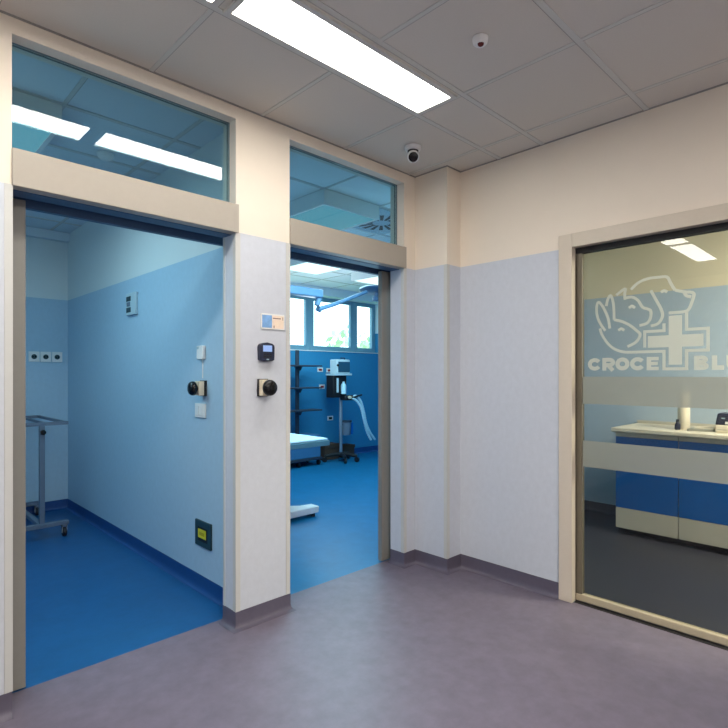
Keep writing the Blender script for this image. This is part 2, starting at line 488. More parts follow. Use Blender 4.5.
def transom(n, x0, x1, label):
    w = thing('window_%d' % n, label, 'window', ((x0+x1)/2, 2.552, 2.25), kind='structure')
    f = MB()
    b = 0.003
    for y in (2.540, 2.560):
        f.box(x0, x1, y, y + 0.006, 2.705 - b, 2.705); f.box(x0, x1, y, y + 0.006, 2.248, 2.248 + b)
        f.box(x0, x0 + b, y, y + 0.006, 2.248, 2.705); f.box(x1 - b, x1, y, y + 0.006, 2.248, 2.705)
    f.build('bead', 'bead', w)['kind'] = 'structure'
    MB().box(x0 + 0.001, x1 - 0.001, 2.548, 2.558, 2.25, 2.704).build('pane', 'transom', w)['kind'] = 'structure'
transom(1, 0.454, 1.455, 'glazed transom over the first doorway')
transom(2, 1.803, 2.79, 'glazed transom over the second doorway')

# ------------------------------------------------------------------ door 3: glass door with the frosted emblem
d3 = thing('door_3', 'glass sliding door with frosted animal emblem and two frosted bands', 'door', (3.13, 0.86, 0), kind='structure')
def D(mb, name, m, bev=0.0, par=None, lab=None):
    o = mb.build(name, m, par or d3, bev, label=lab); o['kind'] = 'structure'; return o
FY0, FY1 = 0.252, 1.468
D(MB().box(3.052, 3.105, 1.386, FY1, 0, 2.187), 'frame_jamb', 'frame_w', 0.003)
D(MB().box(3.052, 3.105, FY0, FY0 + 0.082, 0, 2.187), 'frame_jamb', 'frame_w', 0.003)
D(MB().box(3.052, 3.105, FY0 + 0.082, 1.386, 2.106, 2.187), 'frame_head', 'frame_w', 0.003)
D(MB().box(3.106, 3.20, 1.400, 1.43, 0, 2.15).box(3.106, 3.20, 0.30, 0.325, 0, 2.15).box(3.106, 3.20, 0.325, 1.400, 2.125, 2.15), 'frame_lining', 'rail_w')
D(MB().box(3.106, 3.150, 0.326, 1.399, 2.075, 2.124), 'track', 'gasket')  # overhead track, its shadow put into the black colour
D(MB().box(3.078, 3.112, 0.335, 1.385, 0.0, 0.003), 'floor_gap', 'gasket')  # thin dark strip on the floor before the bottom rail
D(MB().box(3.112, 3.148, 1.352, 1.396, 0.012, 2.075), 'stile', 'stile3', 0.002)
D(MB().box(3.112, 3.148, 0.330, 0.372, 0.012, 2.075), 'stile', 'stile3', 0.002)
D(MB().box(3.108, 3.15, 0.330, 1.396, 0.006, 0.046), 'bottom_rail', 'rail_w', 0.004)
pane = D(MB().box(3.127, 3.133, 0.372, 1.352, 0.046, 2.075), 'pane', 'door_glass')
def sheet(polys, x, xt=0.0006):
    mb = MB()
    for p in polys:
        vs = [mb.bm.verts.new((x, a, b)) for a, b in p]
        mb.bm.faces.new(vs)
    return mb
D(sheet([[(0.372, 1.179), (1.352, 1.179), (1.352, 1.340), (0.372, 1.340)]], 3.1255), 'frosted_band', 'film', 0, pane)
D(sheet([[(0.372, 0.806), (1.352, 0.806), (1.352, 0.961), (0.372, 0.961)]], 3.1255), 'frosted_band', 'film', 0, pane)

def ribbon(mb, pts, w, x):
    """a flat line of width w on the glass"""
    n = len(pts)
    P = [Vector(p) for p in pts]
    L, R = [], []
    for i in range(n):
        d1 = (P[i] - P[max(i-1, 0)]); d2 = (P[min(i+1, n-1)] - P[i])
        if d1.length < 1e-9: d1 = d2
        if d2.length < 1e-9: d2 = d1
        n1 = Vector((-d1.y, d1.x)).normalized(); n2 = Vector((-d2.y, d2.x)).normalized()
        k = max(0.35, 1 + n1.dot(n2))
        o = (n1 + n2) / k * (w / 2)
        L.append(mb.bm.verts.new((x, *(P[i] + o)))); R.append(mb.bm.verts.new((x, *(P[i] - o))))
    for i in range(n - 1):
        mb.bm.faces.new((L[i], L[i+1], R[i+1], R[i]))
ANIMALS = [
[(1.221,1.606),(1.246,1.643),(1.264,1.683),(1.271,1.725),(1.268,1.763),(1.258,1.774),(1.242,1.757),(1.224,1.724),(1.205,1.675),(1.196,1.617)],
[(1.216,1.748),(1.207,1.786),(1.193,1.806),(1.181,1.783),(1.174,1.735),(1.172,1.666)],
[(1.172,1.666),(1.13,1.653),(1.088,1.629),(1.051,1.596),(1.034,1.577),(1.04,1.553),(1.06,1.529),(1.1,1.509)],
[(1.252,1.621),(1.239,1.582),(1.208,1.533),(1.172,1.5),(1.124,1.481),(1.077,1.4775)],
[(1.149,1.603),(1.133,1.612),(1.117,1.601)],
[(1.16,1.804),(1.134,1.824),(1.109,1.838)],
[(1.109,1.838),(1.114,1.807),(1.113,1.774)],
[(1.113,1.783),(1.076,1.785),(1.045,1.764),(1.021,1.724),(0.994,1.711),(0.979,1.698),(0.981,1.66),(1.0,1.633),(1.037,1.624)],
[(1.092,1.726),(1.076,1.735),(1.06,1.723)],
[(1.081,1.827),(1.043,1.861),(0.994,1.877),(0.937,1.878),(0.899,1.873),(0.881,1.837),(0.861,1.799)],
[(0.861,1.799),(0.817,1.785),(0.785,1.779),(0.773,1.766),(0.782,1.73),(0.796,1.695),(0.817,1.682),(0.891,1.681)],
[(0.819,1.784),(0.809,1.765),(0.786,1.756)],
[(0.979,1.811),(0.952,1.755),(0.929,1.707),(0.921,1.667),(0.942,1.629),(0.979,1.617)],
[(0.929,1.795),(0.913,1.802),(0.898,1.793)]]
XD = 3.1257
mb = MB()
for s in ANIMALS: ribbon(mb, smooth_line(s), 0.0152, XD)
D(mb, 'animal_outline', 'decal', 0, pane)
mb = MB()
ribbon(mb, [(1.01,1.501),(1.01,1.588),(0.914,1.588),(0.914,1.627)], 0.0152, XD)
ribbon(mb, [(0.807,1.676),(0.807,1.588),(0.711,1.588),(0.711,1.4775),(0.807,1.4775),(0.807,1.383),(0.914,1.383),(0.914,1.4775),(1.08,1.4775)], 0.0152, XD)
for y0, y1, z0, z1 in ((0.828, 0.891, 1.405, 1.665), (0.731, 0.828, 1.499, 1.562), (0.891, 0.994, 1.499, 1.562)):
    mb.bm.faces.new([mb.bm.verts.new((XD, a, b)) for a, b in ((y0, z0), (y1, z0), (y1, z1), (y0, z1))])
D(mb, 'cross', 'decal', 0, pane)
# lettering: bold rounded capitals laid flat on the glass; s runs from left to right
LH, LW = 0.073, 0.0225
def letter(mb, ch, y, w):
    h = LW / 2
    def Q(s, t): return (y - s, 1.376 + t)
    def arc(cx, cy, rx, ry, a0, a1, n=18):
        return [Q(cx + rx*math.cos(math.radians(a0 + (a1-a0)*k/n)), cy + ry*math.sin(math.radians(a0 + (a1-a0)*k/n))) for k in range(n + 1)]
    R = lambda pts: ribbon(mb, pts, LW, XD)
    m = LH / 2
    if ch == 'C': R(arc(w/2, m, w/2 - h, m - h, 33, 327))
    if ch == 'O': R(arc(w/2, m, w/2 - h, m - h, 0, 360, 26))
    if ch == 'R':
        R([Q(h, 0), Q(h, LH)]); 
        R([Q(LW, LH - h), Q(w*0.52, LH - h)] + arc(w*0.55, LH*0.635, w*0.30, LH*0.365 - h, 88, -88) + [Q(LW, LH*0.27 + h)])
        R([Q(w*0.52, LH*0.36), Q(w - h*0.9, 0)])
    if ch == 'E':
        R([Q(h, 0), Q(h, LH)])
        for t in (h*0.85, m, LH - h*0.85): ribbon(mb, [Q(LW, t), Q(w - (0.005 if t == m else 0), t)], LW*0.82, XD)
    if ch == 'B':
        R([Q(h, 0), Q(h, LH)])
        ribbon(mb, [Q(LW, LH - h*0.8), Q(w*0.55, LH - h*0.8)] + arc(w*0.55, LH*0.73, w*0.27, LH*0.27 - h*0.8, 90, -90, 10) + [Q(LW, LH*0.46 + h*0.8)], LW*0.8, XD)
        ribbon(mb, [Q(LW, LH*0.54 - h*0.8), Q(w*0.6, LH*0.54 - h*0.8)] + arc(w*0.6, LH*0.27, w*0.28, LH*0.27 - h*0.8, 90, -90, 10) + [Q(LW, h*0.8)], LW*0.8, XD)
    if ch == 'L': R([Q(h, 0), Q(h, LH)]); R([Q(LW, h), Q(w, h)])
    if ch == 'U': R([Q(h, LH), Q(h, LH*0.42)] + arc(w/2, LH*0.42, w/2 - h, LH*0.42 - h, 180, 360) + [Q(w - h, LH)])
mb = MB()
for ch, y, w in (('C', 1.322, 0.080), ('R', 1.238, 0.070), ('O', 1.165, 0.076), ('C', 1.086, 0.079), ('E', 1.000, 0.060), ('B', 0.773, 0.064), ('L', 0.694, 0.052), ('U', 0.632, 0.068)):
    letter(mb, ch, y, w)
D(mb, 'lettering', 'decal', 0, pane)

# ------------------------------------------------------------------ corridor ceiling fittings
def strip_light(x0, x1, y0, y1, dm, label, group, name='ceiling_light', drop=0.0):
    t = thing(name, label, 'ceiling light', ((x0+x1)/2, (y0+y1)/2, ZC), group)
    b = 0.024
    z0 = ZC - 0.012
    f = MB()
    f.box(x0, x1, y0, y0 + b, z0, ZC); f.box(x0, x1, y1 - b, y1, z0, ZC)
    f.box(x0, x0 + b, y0 + b, y1 - b, z0, ZC); f.box(x1 - b, x1, y0 + b, y1 - b, z0, ZC)
    f.build('frame', 'ceil_rail', t)
    MB().box(x0 + b, x1 - b, y0 + b, y1 - b, ZC - 0.007, ZC - 0.001).build('diffuser', dm, t)
    return t
GL = 'long corridor ceiling lights'
strip_light(1.040, 2.212, 1.60, 1.865, 'lamp', 'long white lit ceiling panel above the two doorways', GL)
strip_light(-0.165, 1.003, 1.60, 1.865, 'lamp', 'lit ceiling panel of which only one end shows at the top left', GL)
strip_light(-1.36, -0.20, 1.60, 1.865, 'lamp', 'lit ceiling panel seen only mirrored in the glass door', GL)

t = thing('security_camera', 'small white turret security camera with black lens in the ceiling corner', 'camera', (2.514, 2.155, ZC))
MB().lathe([(0.052, 0), (0.052, -0.012), (0.046, -0.022), (0.030, -0.026)], (2.514, 2.155, ZC), seg=32).build('base', 'white', t, smooth=True)
MB().lathe([(0.034, 0), (0.034, -0.006)], (2.514, 2.155, ZC - 0.024)).build('neck', 'matte_black', t, smooth=True)
cd = Vector((-0.62, -0.62, -0.48)).normalized()
cc = Vector((2.514, 2.155, ZC - 0.058))
MB().lathe([(0.0, -0.034), (0.018, -0.031), (0.030, -0.020), (0.0375, 0.0), (0.0375, 0.026), (0.034, 0.032)], cc, cd, 32).build('housing', 'white', t, smooth=True)
MB().lathe([(0.030, 0.0325), (0.029, 0.036), (0.018, 0.040), (0, 0.041)], cc, cd, 32).build('lens', 'black', t, smooth=True)

t = thing('motion_sensor', 'round white sensor with dark red lens on the corridor ceiling', 'sensor', (1.905, 1.26, ZC))
MB().lathe([(0.033, 0), (0.033, -0.008), (0.030, -0.022), (0.022, -0.030), (0, -0.031)], (1.905, 1.26, ZC)).build('body', 'white', t, smooth=True)
MB().lathe([(0.014, 0), (0.013, 0.007), (0.007, 0.011), (0, 0.012)], (1.899, 1.254, ZC - 0.026), (-0.3, -0.3, -0.9)).build('lens', 'red', t, smooth=True)

# ------------------------------------------------------------------ things on the pillar
t = thing('wall_sign', 'small acrylic room sign with blue and cream print on the pillar', 'sign', (1.686, YW, 1.60))
MB().box(1.607, 1.764, YW - 0.006, YW, 1.603, 1.690).build('plate', 'white', t, 0.002)
MB().box(1.614, 1.678, YW - 0.0068, YW - 0.0061, 1.612, 1.682).build('blue_print', 'sign_blue', t)
MB().box(1.680, 1.757, YW - 0.0068, YW - 0.0061, 1.610, 1.682).build('cream_print', 'sign_cream', t)
MB().box(1.684, 1.738, YW - 0.0074, YW - 0.0066, 1.664, 1.669).build('ink_line', 'sign_ink', t)
MB().box(1.689, 1.694, YW - 0.0074, YW - 0.0066, 1.612, 1.626).build('ink_mark', 'sign_ink', t)
MB().box(1.749, 1.753, YW - 0.0074, YW - 0.0066, 1.658, 1.676).build('ink_mark', 'sign_ink', t)

t = thing('access_reader', 'dark blue access reader with a lit screen, above the button on the pillar', 'access reader', (1.634, YW, 1.425))
prof = [(1.588, 1.432), (1.600, 1.427), (1.634, 1.424), (1.668, 1.427), (1.680, 1.432), (1.682, 1.500), (1.680, 1.514), (1.668, 1.523), (1.634, 1.529), (1.600, 1.523), (1.588, 1.514), (1.586, 1.500)]
MB().prism(prof, YW - 0.030, YW + 0.001, 'y').build('body', 'navy', t, 0.004)
MB().box(1.605, 1.662, YW - 0.0315, YW - 0.0295, 1.478, 1.512).build('screen', 'screen', t)
for i in range(3):
    for j in range(2): MB().box(1.609 + i*0.018, 1.622 + i*0.018, YW - 0.0320, YW - 0.0295, 1.445 + j*0.013, 1.454 + j*0.013).build('key', 'matte_black', t)
MB().box(1.626, 1.642, YW - 0.0320, YW - 0.0295, 1.432, 1.439).build('reader_mark', 'med_grey', t)

# mushroom button: local frame: wall plate at the base, the knob sticks out along -y
t = thing('mushroom_button', 'large glossy black mushroom button on the pillar below the access reader', 'button', (1.617, YW, 1.281), 'black mushroom buttons')
c0 = (1.617, YW, 1.281)
MB().box(1.585, 1.650, YW - 0.016, YW + 0.001, 1.233, 1.329).build('wall_plate', 'matte_black', t, 0.003)
MB().box(1.588, 1.647, YW - 0.052, YW - 0.016, 1.237, 1.325).build('bracket', 'offwhite', t, 0.003)
MB().lathe([(0.020, 0), (0.020, 0.012), (0.040, 0.014), (0.044, 0.020), (0.043, 0.032), (0.036, 0.043), (0.020, 0.050), (0, 0.052)], (1.617, YW - 0.052, 1.281), (0, -1, 0), 36).build('knob', 'black', t, smooth=True)
dup(t, (1.57, 3.045, 1.268), -PI/2, 'large glossy black mushroom button on the blue wall of the left room')

# ------------------------------------------------------------------ left room
XR = 1.57
t = thing('wall_clock_panel', 'pale square display panel with two dark windows on the blue wall', 'display', (XR, 4.20, 1.82))
MB().box(XR - 0.022, XR, 4.105, 4.300, 1.816, 1.988).build('housing', 'med_grey', t, 0.004)
MB().box(XR - 0.024, XR - 0.0215, 4.195, 4.283, 1.925, 1.962).build('dial', 'plate_green', t)
MB().box(XR - 0.024, XR - 0.0215, 4.205, 4.275, 1.885, 1.918).build('scale_print', 'grey_paint', t)
MB().box(XR - 0.024, XR - 0.0215, 4.195, 4.283, 1.838, 1.876).build('dial', 'plate_green', t)

t = thing('wall_sensor', 'small white box with thin cable on the blue wall above the button', 'sensor box', (XR, 3.07, 1.448))
MB().box(XR - 0.022, XR, 3.026, 3.108, 1.448, 1.533).build('case', 'white', t, 0.004)
MB().box(XR - 0.024, XR - 0.0215, 3.075, 3.100, 1.512, 1.524).build('indicator', 'med_grey', t)
MB().tube([(XR - 0.004, 3.06, 1.448), (XR - 0.004, 3.058, 1.41), (XR - 0.004, 3.06, 1.33)], 0.003, 8).build('cable', 'white', t)

t = thing('light_switch', 'white light switch plate on the blue wall below the button', 'switch', (XR, 3.087, 1.087))
MB().box(XR - 0.010, XR, 3.020, 3.155, 1.083, 1.172).build('plate', 'white', t, 0.003)
MB().box(XR - 0.014, XR - 0.009, 3.100, 3.138, 1.098, 1.157).build('rocker', 'white', t, 0.002)
MB().box(XR - 0.014, XR - 0.009, 3.040, 3.092, 1.098, 1.157).build('rocker', 'white', t, 0.002)

t = thing('junction_box', 'dark green wall plate with a yellow warning label near the floor', 'junction box', (XR, 3.046, 0.28))
MB().box(XR - 0.012, XR + 0.001, 2.945, 3.148, 0.282, 0.441).build('plate', 'plate_green', t, 0.003)
MB().box(XR - 0.0128, XR - 0.0115, 2.985, 3.108, 0.315, 0.402).build('recess', 'matte_black', t)
MB().box(XR - 0.0150, XR - 0.0128, 3.000, 3.100, 0.336, 0.390).build('label_plate', 'yellow', t)
MB().box(XR - 0.0156, XR - 0.0150, 3.018, 3.082, 0.352, 0.374).build('print', mat('faded_print', (168, 158, 30), 0.6), t)

t = thing('wall_socket', 'pale socket plate on the back wall, rightmost of three', 'socket', (1.47, 5.94, 1.478), 'sockets in a row on the back wall')
MB().box(1.424, 1.518, 5.928, 5.94, 1.478, 1.580).build('plate', 'white', t, 0.004)
MB().lathe([(0.024, 0), (0.024, 0.004), (0.0, 0.004)], (1.471, 5.929, 1.529), (0, -1, 0)).build('outlet', 'plate_green', t)
MB().lathe([(0.006, 0), (0.006, 0.003)], (1.460, 5.9255, 1.529), (0, -1, 0)).build('pin_hole', 'black', t)
MB().lathe([(0.006, 0), (0.006, 0.003)], (1.482, 5.9255, 1.529), (0, -1, 0)).build('pin_hole', 'black', t)
dup(t, (1.37, 5.94, 1.478), 0, 'pale socket plate on the back wall, middle of three')
dup(t, (1.27, 5.94, 1.478), 0, 'pale socket plate on the back wall, leftmost of three beside the door leaf')

# trolley: two T-shaped end frames joined by long rails, on castors
t = thing('wheeled_trolley', 'grey steel wheeled frame trolley standing in the left room', 'trolley', (1.07, 5.40, 0))
TX0, TX1, TY0, TY1 = 0.84, 1.305, 4.93, 5.84
f = MB()
for y in (TY0, TY1): f.box(TX0, TX1, y - 0.016, y + 0.016, 0.935, 0.962)
for x in (TX0 + 0.013, TX1 - 0.013): f.box(x - 0.013, x + 0.013, TY0 + 0.016, TY1 - 0.016, 0.937, 0.960)
f.build('top_frame', 'grey_paint', t, 0.003)
for x in (1.0, 1.14): MB().box(x, x + 0.02, TY0 + 0.016, TY1 - 0.016, 0.938, 0.956).build('cross_bar', 'grey_paint', t)
for y in (TY0, TY1):
    MB().box(1.092, 1.130, y - 0.02, y + 0.02, 0.135, 0.935).build('post', 'grey_paint', t, 0.003)
    MB().box(TX0, TX1, y - 0.022, y + 0.022, 0.098, 0.135).build('base_bar', 'grey_paint', t, 0.004)
MB().box(1.09, 1.13, TY0 + 0.022, TY1 - 0.022, 0.10, 0.13).build('stretcher', 'grey_paint', t, 0.003)
MB().lathe([(0.020, 0), (0.022, 0.01), (0.020, 0.028), (0, 0.03)], (1.112, TY0 - 0.02, 0.883), (0, -1, 0)).build('knob', 'black', t, smooth=True)
for x in (TX0 + 0.03, TX1 - 0.03):
    for y in (TY0, TY1):
        k = MB().cyl((x - 0.013, y, 0.038), (x + 0.013, y, 0.038), 0.038, seg=24).build('castor', 'matte_black', t, 0.004)
        MB().box(x - 0.020, x - 0.0145, y - 0.016, y + 0.016, 0.03, 0.098).box(x + 0.0145, x + 0.020, y - 0.016, y + 0.016, 0.03, 0.098).box(x - 0.02, x + 0.02, y - 0.016, y + 0.016, 0.082, 0.098).build('fork', 'steel', k)

t = thing('smoke_detector', 'small round detector on the ceiling seen through the first transom', 'smoke detector', (1.17, 3.60, ZC))
MB().lathe([(0.05, 0), (0.05, -0.015), (0.035, -0.035), (0.02, -0.04), (0, -0.04)], (1.17, 3.60, ZC)).build('housing', 'white', t, smooth=True)
# ------------------------------------------------------------------ operating room
# windows in the recess
def casement(n, x0, x1, label):
    w = thing('window_%d' % n, label, 'window', ((x0+x1)/2, 6.83, 1.745), kind='structure')
    f = MB(); a = 0.082; z0, z1 = 1.744, 2.638
    f.box(x0, x0 + a, 6.80, 6.86, z0, z1); f.box(x1 - a, x1, 6.80, 6.86, z0, z1)
    f.box(x0 + a, x1 - a, 6.80, 6.86, z0, 1.832); f.box(x0 + a, x1 - a, 6.80, 6.86, 2.575, z1)
    f.build('frame', 'win_frame', w, 0.006)['kind'] = 'structure'
    MB().box(x0 + a, x1 - a, 6.826, 6.834, 1.832, 2.575).build('pane', 'win_glass', w)['kind'] = 'structure'
casement(3, 3.10, 4.35, 'leftmost operating room window, hidden by the pillar')
casement(4, 4.352, 5.360, 'operating room window beside the pillar, cut by its edge')
casement(5, 5.362, 6.342, 'middle operating room window with a tree outside')
casement(6, 6.344, 6.873, 'narrow right operating room window')
mb = MB(); mb.box(3.10, 6.874, 6.590, 6.80, 1.730, 1.743)
struct(mb, 'trim_9', 'white', 'white window sill of the operating room', 'window sill', bevel=0.003)

GB = 'square light boxes hung under the room ceilings'
def light_box(x0, y0, s, dm, label):
    t = thing('box_light', label, 'ceiling light', (x0 + s/2, y0 + s/2, ZC), GB)
    z0 = ZC - 0.117; b = 0.022
    f = MB()
    f.box(x0, x0 + s, y0, y0 + b, z0, ZC); f.box(x0, x0 + s, y0 + s - b, y0 + s, z0, ZC)
    f.box(x0, x0 + b, y0 + b, y0 + s - b, z0, ZC); f.box(x0 + s - b, x0 + s, y0 + b, y0 + s - b, z0, ZC)
    f.build('housing', 'white', t)
    MB().box(x0 + b, x0 + s - b, y0 + b, y0 + s - b, z0 + 0.004, z0 + 0.012).build('diffuser', dm, t)
light_box(2.585, 3.105, 0.60, 'lamp_r2n', 'big pale light box seen through the second transom')
light_box(0.194, 3.108, 0.60, 'lamp_r2n', 'teal light box seen at the left of the first transom')
light_box(3.765, 4.80, 0.60, 'lamp_r2', 'lit square light box left in the second doorway')
light_box(4.985, 4.80, 0.60, 'lamp_r2', 'lit square light box right in the second doorway, cut by the leaf')

t = thing('swirl_diffuser', 'square ceiling air diffuser with a ring of dark radial slots', 'air diffuser', (3.54, 3.42, ZC))
MB().box(3.22, 3.84, 3.13, 3.73, ZC - 0.008, ZC).build('plate', 'med_grey', t, 0.002)
for k in range(16):
    a = 2*PI*k/16
    c, s = math.cos(a), math.sin(a)
    m_ = MB()
    pts = [(0.085, -0.012), (0.235, -0.020), (0.235, 0.020), (0.085, 0.012)]
    m_.prism([(3.54 + c*u - s*v, 3.42 + s*u + c*v) for u, v in pts], ZC - 0.0098, ZC - 0.0075, 'z')
    m_.build('slot', 'matte_black', t)
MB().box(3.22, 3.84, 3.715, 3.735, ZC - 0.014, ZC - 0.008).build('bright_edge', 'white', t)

# surgical lamp
t = thing('surgical_lamp', 'blue grey surgical lamp arm hanging across the operating room windows', 'surgical lamp', (2.75, 4.60, ZC))
MB().lathe([(0.12, 0), (0.12, -0.03), (0.05, -0.05), (0.035, -0.06), (0.035, -0.50)], (2.75, 4.60, ZC), seg=28).build('ceiling_mount', 'lamp_blue', t, smooth=True)
MB().box(2.70, 3.775, 4.545, 4.655, 2.212, 2.305).build('upper_arm', 'lamp_blue', t, 0.012)
MB().tube([(3.755, 4.60, 2.225), (3.745, 4.60, 2.18), (3.725, 4.60, 2.13), (3.735, 4.60, 2.095), (3.775, 4.60, 2.085)], [0.036, 0.034, 0.032, 0.036, 0.034], 16).build('elbow', 'lamp_blue', t, smooth=True)
MB().tube([(3.76, 4.60, 2.092), (3.95, 4.60, 2.152), (4.25, 4.60, 2.265), (4.50, 4.60, 2.365)], [0.026, 0.024, 0.022, 0.02], 14).build('spring_arm', 'lamp_blue', t, smooth=True)
MB().lathe([(0.0, 0.045), (0.06, 0.045), (0.15, 0.03), (0.20, 0.005), (0.205, -0.012), (0.18, -0.02), (0, -0.022)], (4.66, 4.60, 2.40), (0.12, 0, 1), 36).build('lamp_head', 'lamp_head', t, smooth=True)
MB().lathe([(0.028, 0), (0.03, -0.06), (0.055, -0.07), (0.05, -0.11), (0, -0.115)], (4.68, 4.60, 2.385)).build('handle', 'lamp_head', t, smooth=True)

# operating table
t = thing('operating_table', 'operating table with pale top and flat white foot, cut off by the pillar', 'operating table', (2.45, 4.08, 0))
MB().box(1.76, 3.16, 3.74, 4.42, 0.748, 0.768).build('top', 'pale_blue', t, 0.008)
MB().box(1.75, 3.175, 3.73, 4.43, 0.700, 0.746).build('frame_rail', 'table_rail', t, 0.004)
MB().box(2.30, 2.56, 3.96, 4.20, 0.10, 0.700).build('column', 'steel', t, 0.01)
MB().prism([(1.85, 3.93), (3.21, 3.93), (3.21, 4.05), (3.08, 4.07), (3.02, 4.12), (2.9, 4.24), (1.85, 4.24)], 0.034, 0.098, 'z').build('foot_plate', 'white', t, 0.008)
for x in (1.93, 3.16):
    for y in (3.965, 4.03): MB().lathe([(0.022, 0), (0.02, 0.034)], (x, y, 0.0)).build('levelling_foot', 'matte_black', t)

# shelving trolley
t = thing('shelf_trolley', 'tall steel trolley with three dark shelves against the blue wall', 'trolley', (4.78, 6.30, 0))
MB().box(4.74, 4.79, 6.33, 6.37, 0.10, 1.72).build('pole', 'dark_steel', t, 0.004)
for z in (1.476, 1.146, 0.81):
    s = MB().box(4.30, 5.11, 6.18, 6.40, z, z + 0.022).build('shelf', 'dark_steel', t, 0.003)
    MB().prism([(4.70, z - 0.001), (4.83, z - 0.001), (4.79, z - 0.06), (4.74, z - 0.06)], 6.30, 6.34, 'y').build('bracket', 'dark_steel', s)
MB().box(4.40, 5.06, 6.16, 6.50, 0.12, 0.46).build('lower_bin', mat('trolley_bin', (60, 110, 150), 0.5), t, 0.008)
MB().box(4.38, 5.08, 6.14, 6.52, 0.085, 0.12).build('base_frame', 'dark_steel', t, 0.004)
for x in (4.44, 4.68, 5.05):
    for y in (6.20, 6.46): MB().cyl((x - 0.013, y, 0.04), (x + 0.013, y, 0.04), 0.04, seg=20).build('castor', 'matte_black', t, 0.004)

# cardboard boxes on the floor
t = thing('cardboard_box', 'dark brown carton on the floor behind the cart with hoses', 'carton', (5.33, 6.43, 0), 'brown cartons by the back wall')
MB().box(5.34, 5.64, 6.40, 6.575, 0.0, 0.25).build('carton', 'cardboard', t, 0.004)
MB().box(5.33, 5.645, 6.388, 6.40, 0.19, 0.255).build('flap', 'cardboard', t, 0.002)
t = thing('cardboard_box', 'small brown carton right of the cart pole near the wall', 'carton', (5.86, 6.47, 0), 'brown cartons by the back wall')
MB().box(5.74, 5.98, 6.40, 6.575, 0.0, 0.20).build('carton', 'cardboard', t, 0.004)
MB().box(5.73, 5.985, 6.388, 6.40, 0.15, 0.205).build('flap', 'cardboard', t, 0.002)

# anaesthesia cart
V = 6.2
t = thing('anaesthesia_cart', 'anaesthesia cart with grey ventilator box and pale hoses on a pole', 'medical cart', (5.50, V, 0))
MB().cyl((5.50, V, 0.10), (5.50, V, 1.342), 0.026).build('pole', 'steel', t)
for k, a in enumerate((-64, 20, 160, 244)):
    c, s = math.cos(math.radians(a)), math.sin(math.radians(a))
    b = MB().tube([(5.50, V, 0.115), (5.50 + 0.15*c, V + 0.15*s, 0.108), (5.50 + 0.27*c, V + 0.27*s, 0.092)], [0.034, 0.028, 0.022], 10).build('base_arm', 'matte_black', t)
    x, y = 5.50 + 0.27*c, V + 0.27*s
    MB().cyl((x - s*0.014, y + c*0.014, 0.038), (x + s*0.014, y - c*0.014, 0.038), 0.038, seg=18).build('castor', 'matte_black', b)
MB().box(5.27, 5.63, 6.08, 6.30, 1.342, 1.372).build('shelf', 'med_grey', t, 0.005)
v = MB().box(5.335, 5.605, 6.10, 6.27, 1.372, 1.59).build('ventilator', 'med_grey', t, 0.012)
MB().box(5.360, 5.600, 6.096, 6.102, 1.392, 1.555).build('front_panel', 'med_dark', v, 0.003)
MB().lathe([(0.018, 0), (0.016, 0.02), (0, 0.021)], (5.346, 6.10, 1.50), (0, -1, 0)).build('dial', 'matte_black', v)
MB().tube([(5.50, 6.2, 1.588), (5.50, 6.2, 1.615), (5.58, 6.2, 1.618), (5.58, 6.2, 1.588)], 0.009, 10).build('top_handle', 'dark_steel', v)
MB().box(5.285, 5.56, 6.13, 6.30, 1.00, 1.342).build('vaporiser_frame', 'matte_black', t, 0.01)
MB().cyl((5.36, 6.115, 1.08), (5.36, 6.115, 1.30), 0.018).build('flow_meter', 'med_grey', t)
MB().lathe([(0.042, 0), (0.042, 0.12), (0.034, 0.15), (0.018, 0.16), (0.022, 0.185), (0, 0.19)], (5.46, 6.09, 1.06)).build('absorber_canister', 'hose', t, smooth=True)
MB().box(5.46, 5.70, 6.05, 6.18, 0.955, 1.03).build('valve_block', 'matte_black', t, 0.015)
MB().cyl((5.60, 6.04, 1.0), (5.80, 6.04, 1.035), 0.014).build('valve_lever', 'matte_black', t)
MB().lathe([(0.024, 0), (0.022, 0.03), (0, 0.034)], (5.545, 6.05, 1.0), (0, -1, 0)).build('valve_cap', 'offwhite', t)
def hose(pts):
    q = smooth_line(pts, 10)
    MB().tube(q, [0.021 if i % 2 else 0.0175 for i in range(len(q))], 12).build('breathing_hose', 'hose', t)
hose([(5.60, 6.05, 0.985), (5.68, 6.03, 0.945), (5.76, 6.01, 0.83), (5.81, 6.0, 0.65), (5.88, 6.0, 0.45), (5.97, 6.0, 0.31)])
hose([(5.62, 6.06, 1.0), (5.70, 6.06, 1.02), (5.79, 6.05, 0.93), (5.86, 6.05, 0.76), (5.91, 6.05, 0.58), (6.0, 6.05, 0.42), (6.11, 6.05, 0.30)])
bk = MB().lathe([(0.068, 0), (0.082, 0.20), (0.082, 0.205), (0.0, 0.205)], (5.605, 6.19, 0.405)).build('suction_bucket', 'grey_paint', t, smooth=True)
MB().lathe([(0.090, 0), (0.090, 0.022), (0.0, 0.026)], (5.605, 6.19, 0.610)).build('lid', 'dark_steel', bk, smooth=True)
MB().box(5.665, 5.70, 6.13, 6.23, 0.415, 0.60).build('holder', 'blue_door', bk, label='blue holder of the bucket')
MB().box(5.51, 5.54, 6.18, 6.20, 0.56, 0.58).build('hook', 'dark_steel', bk)

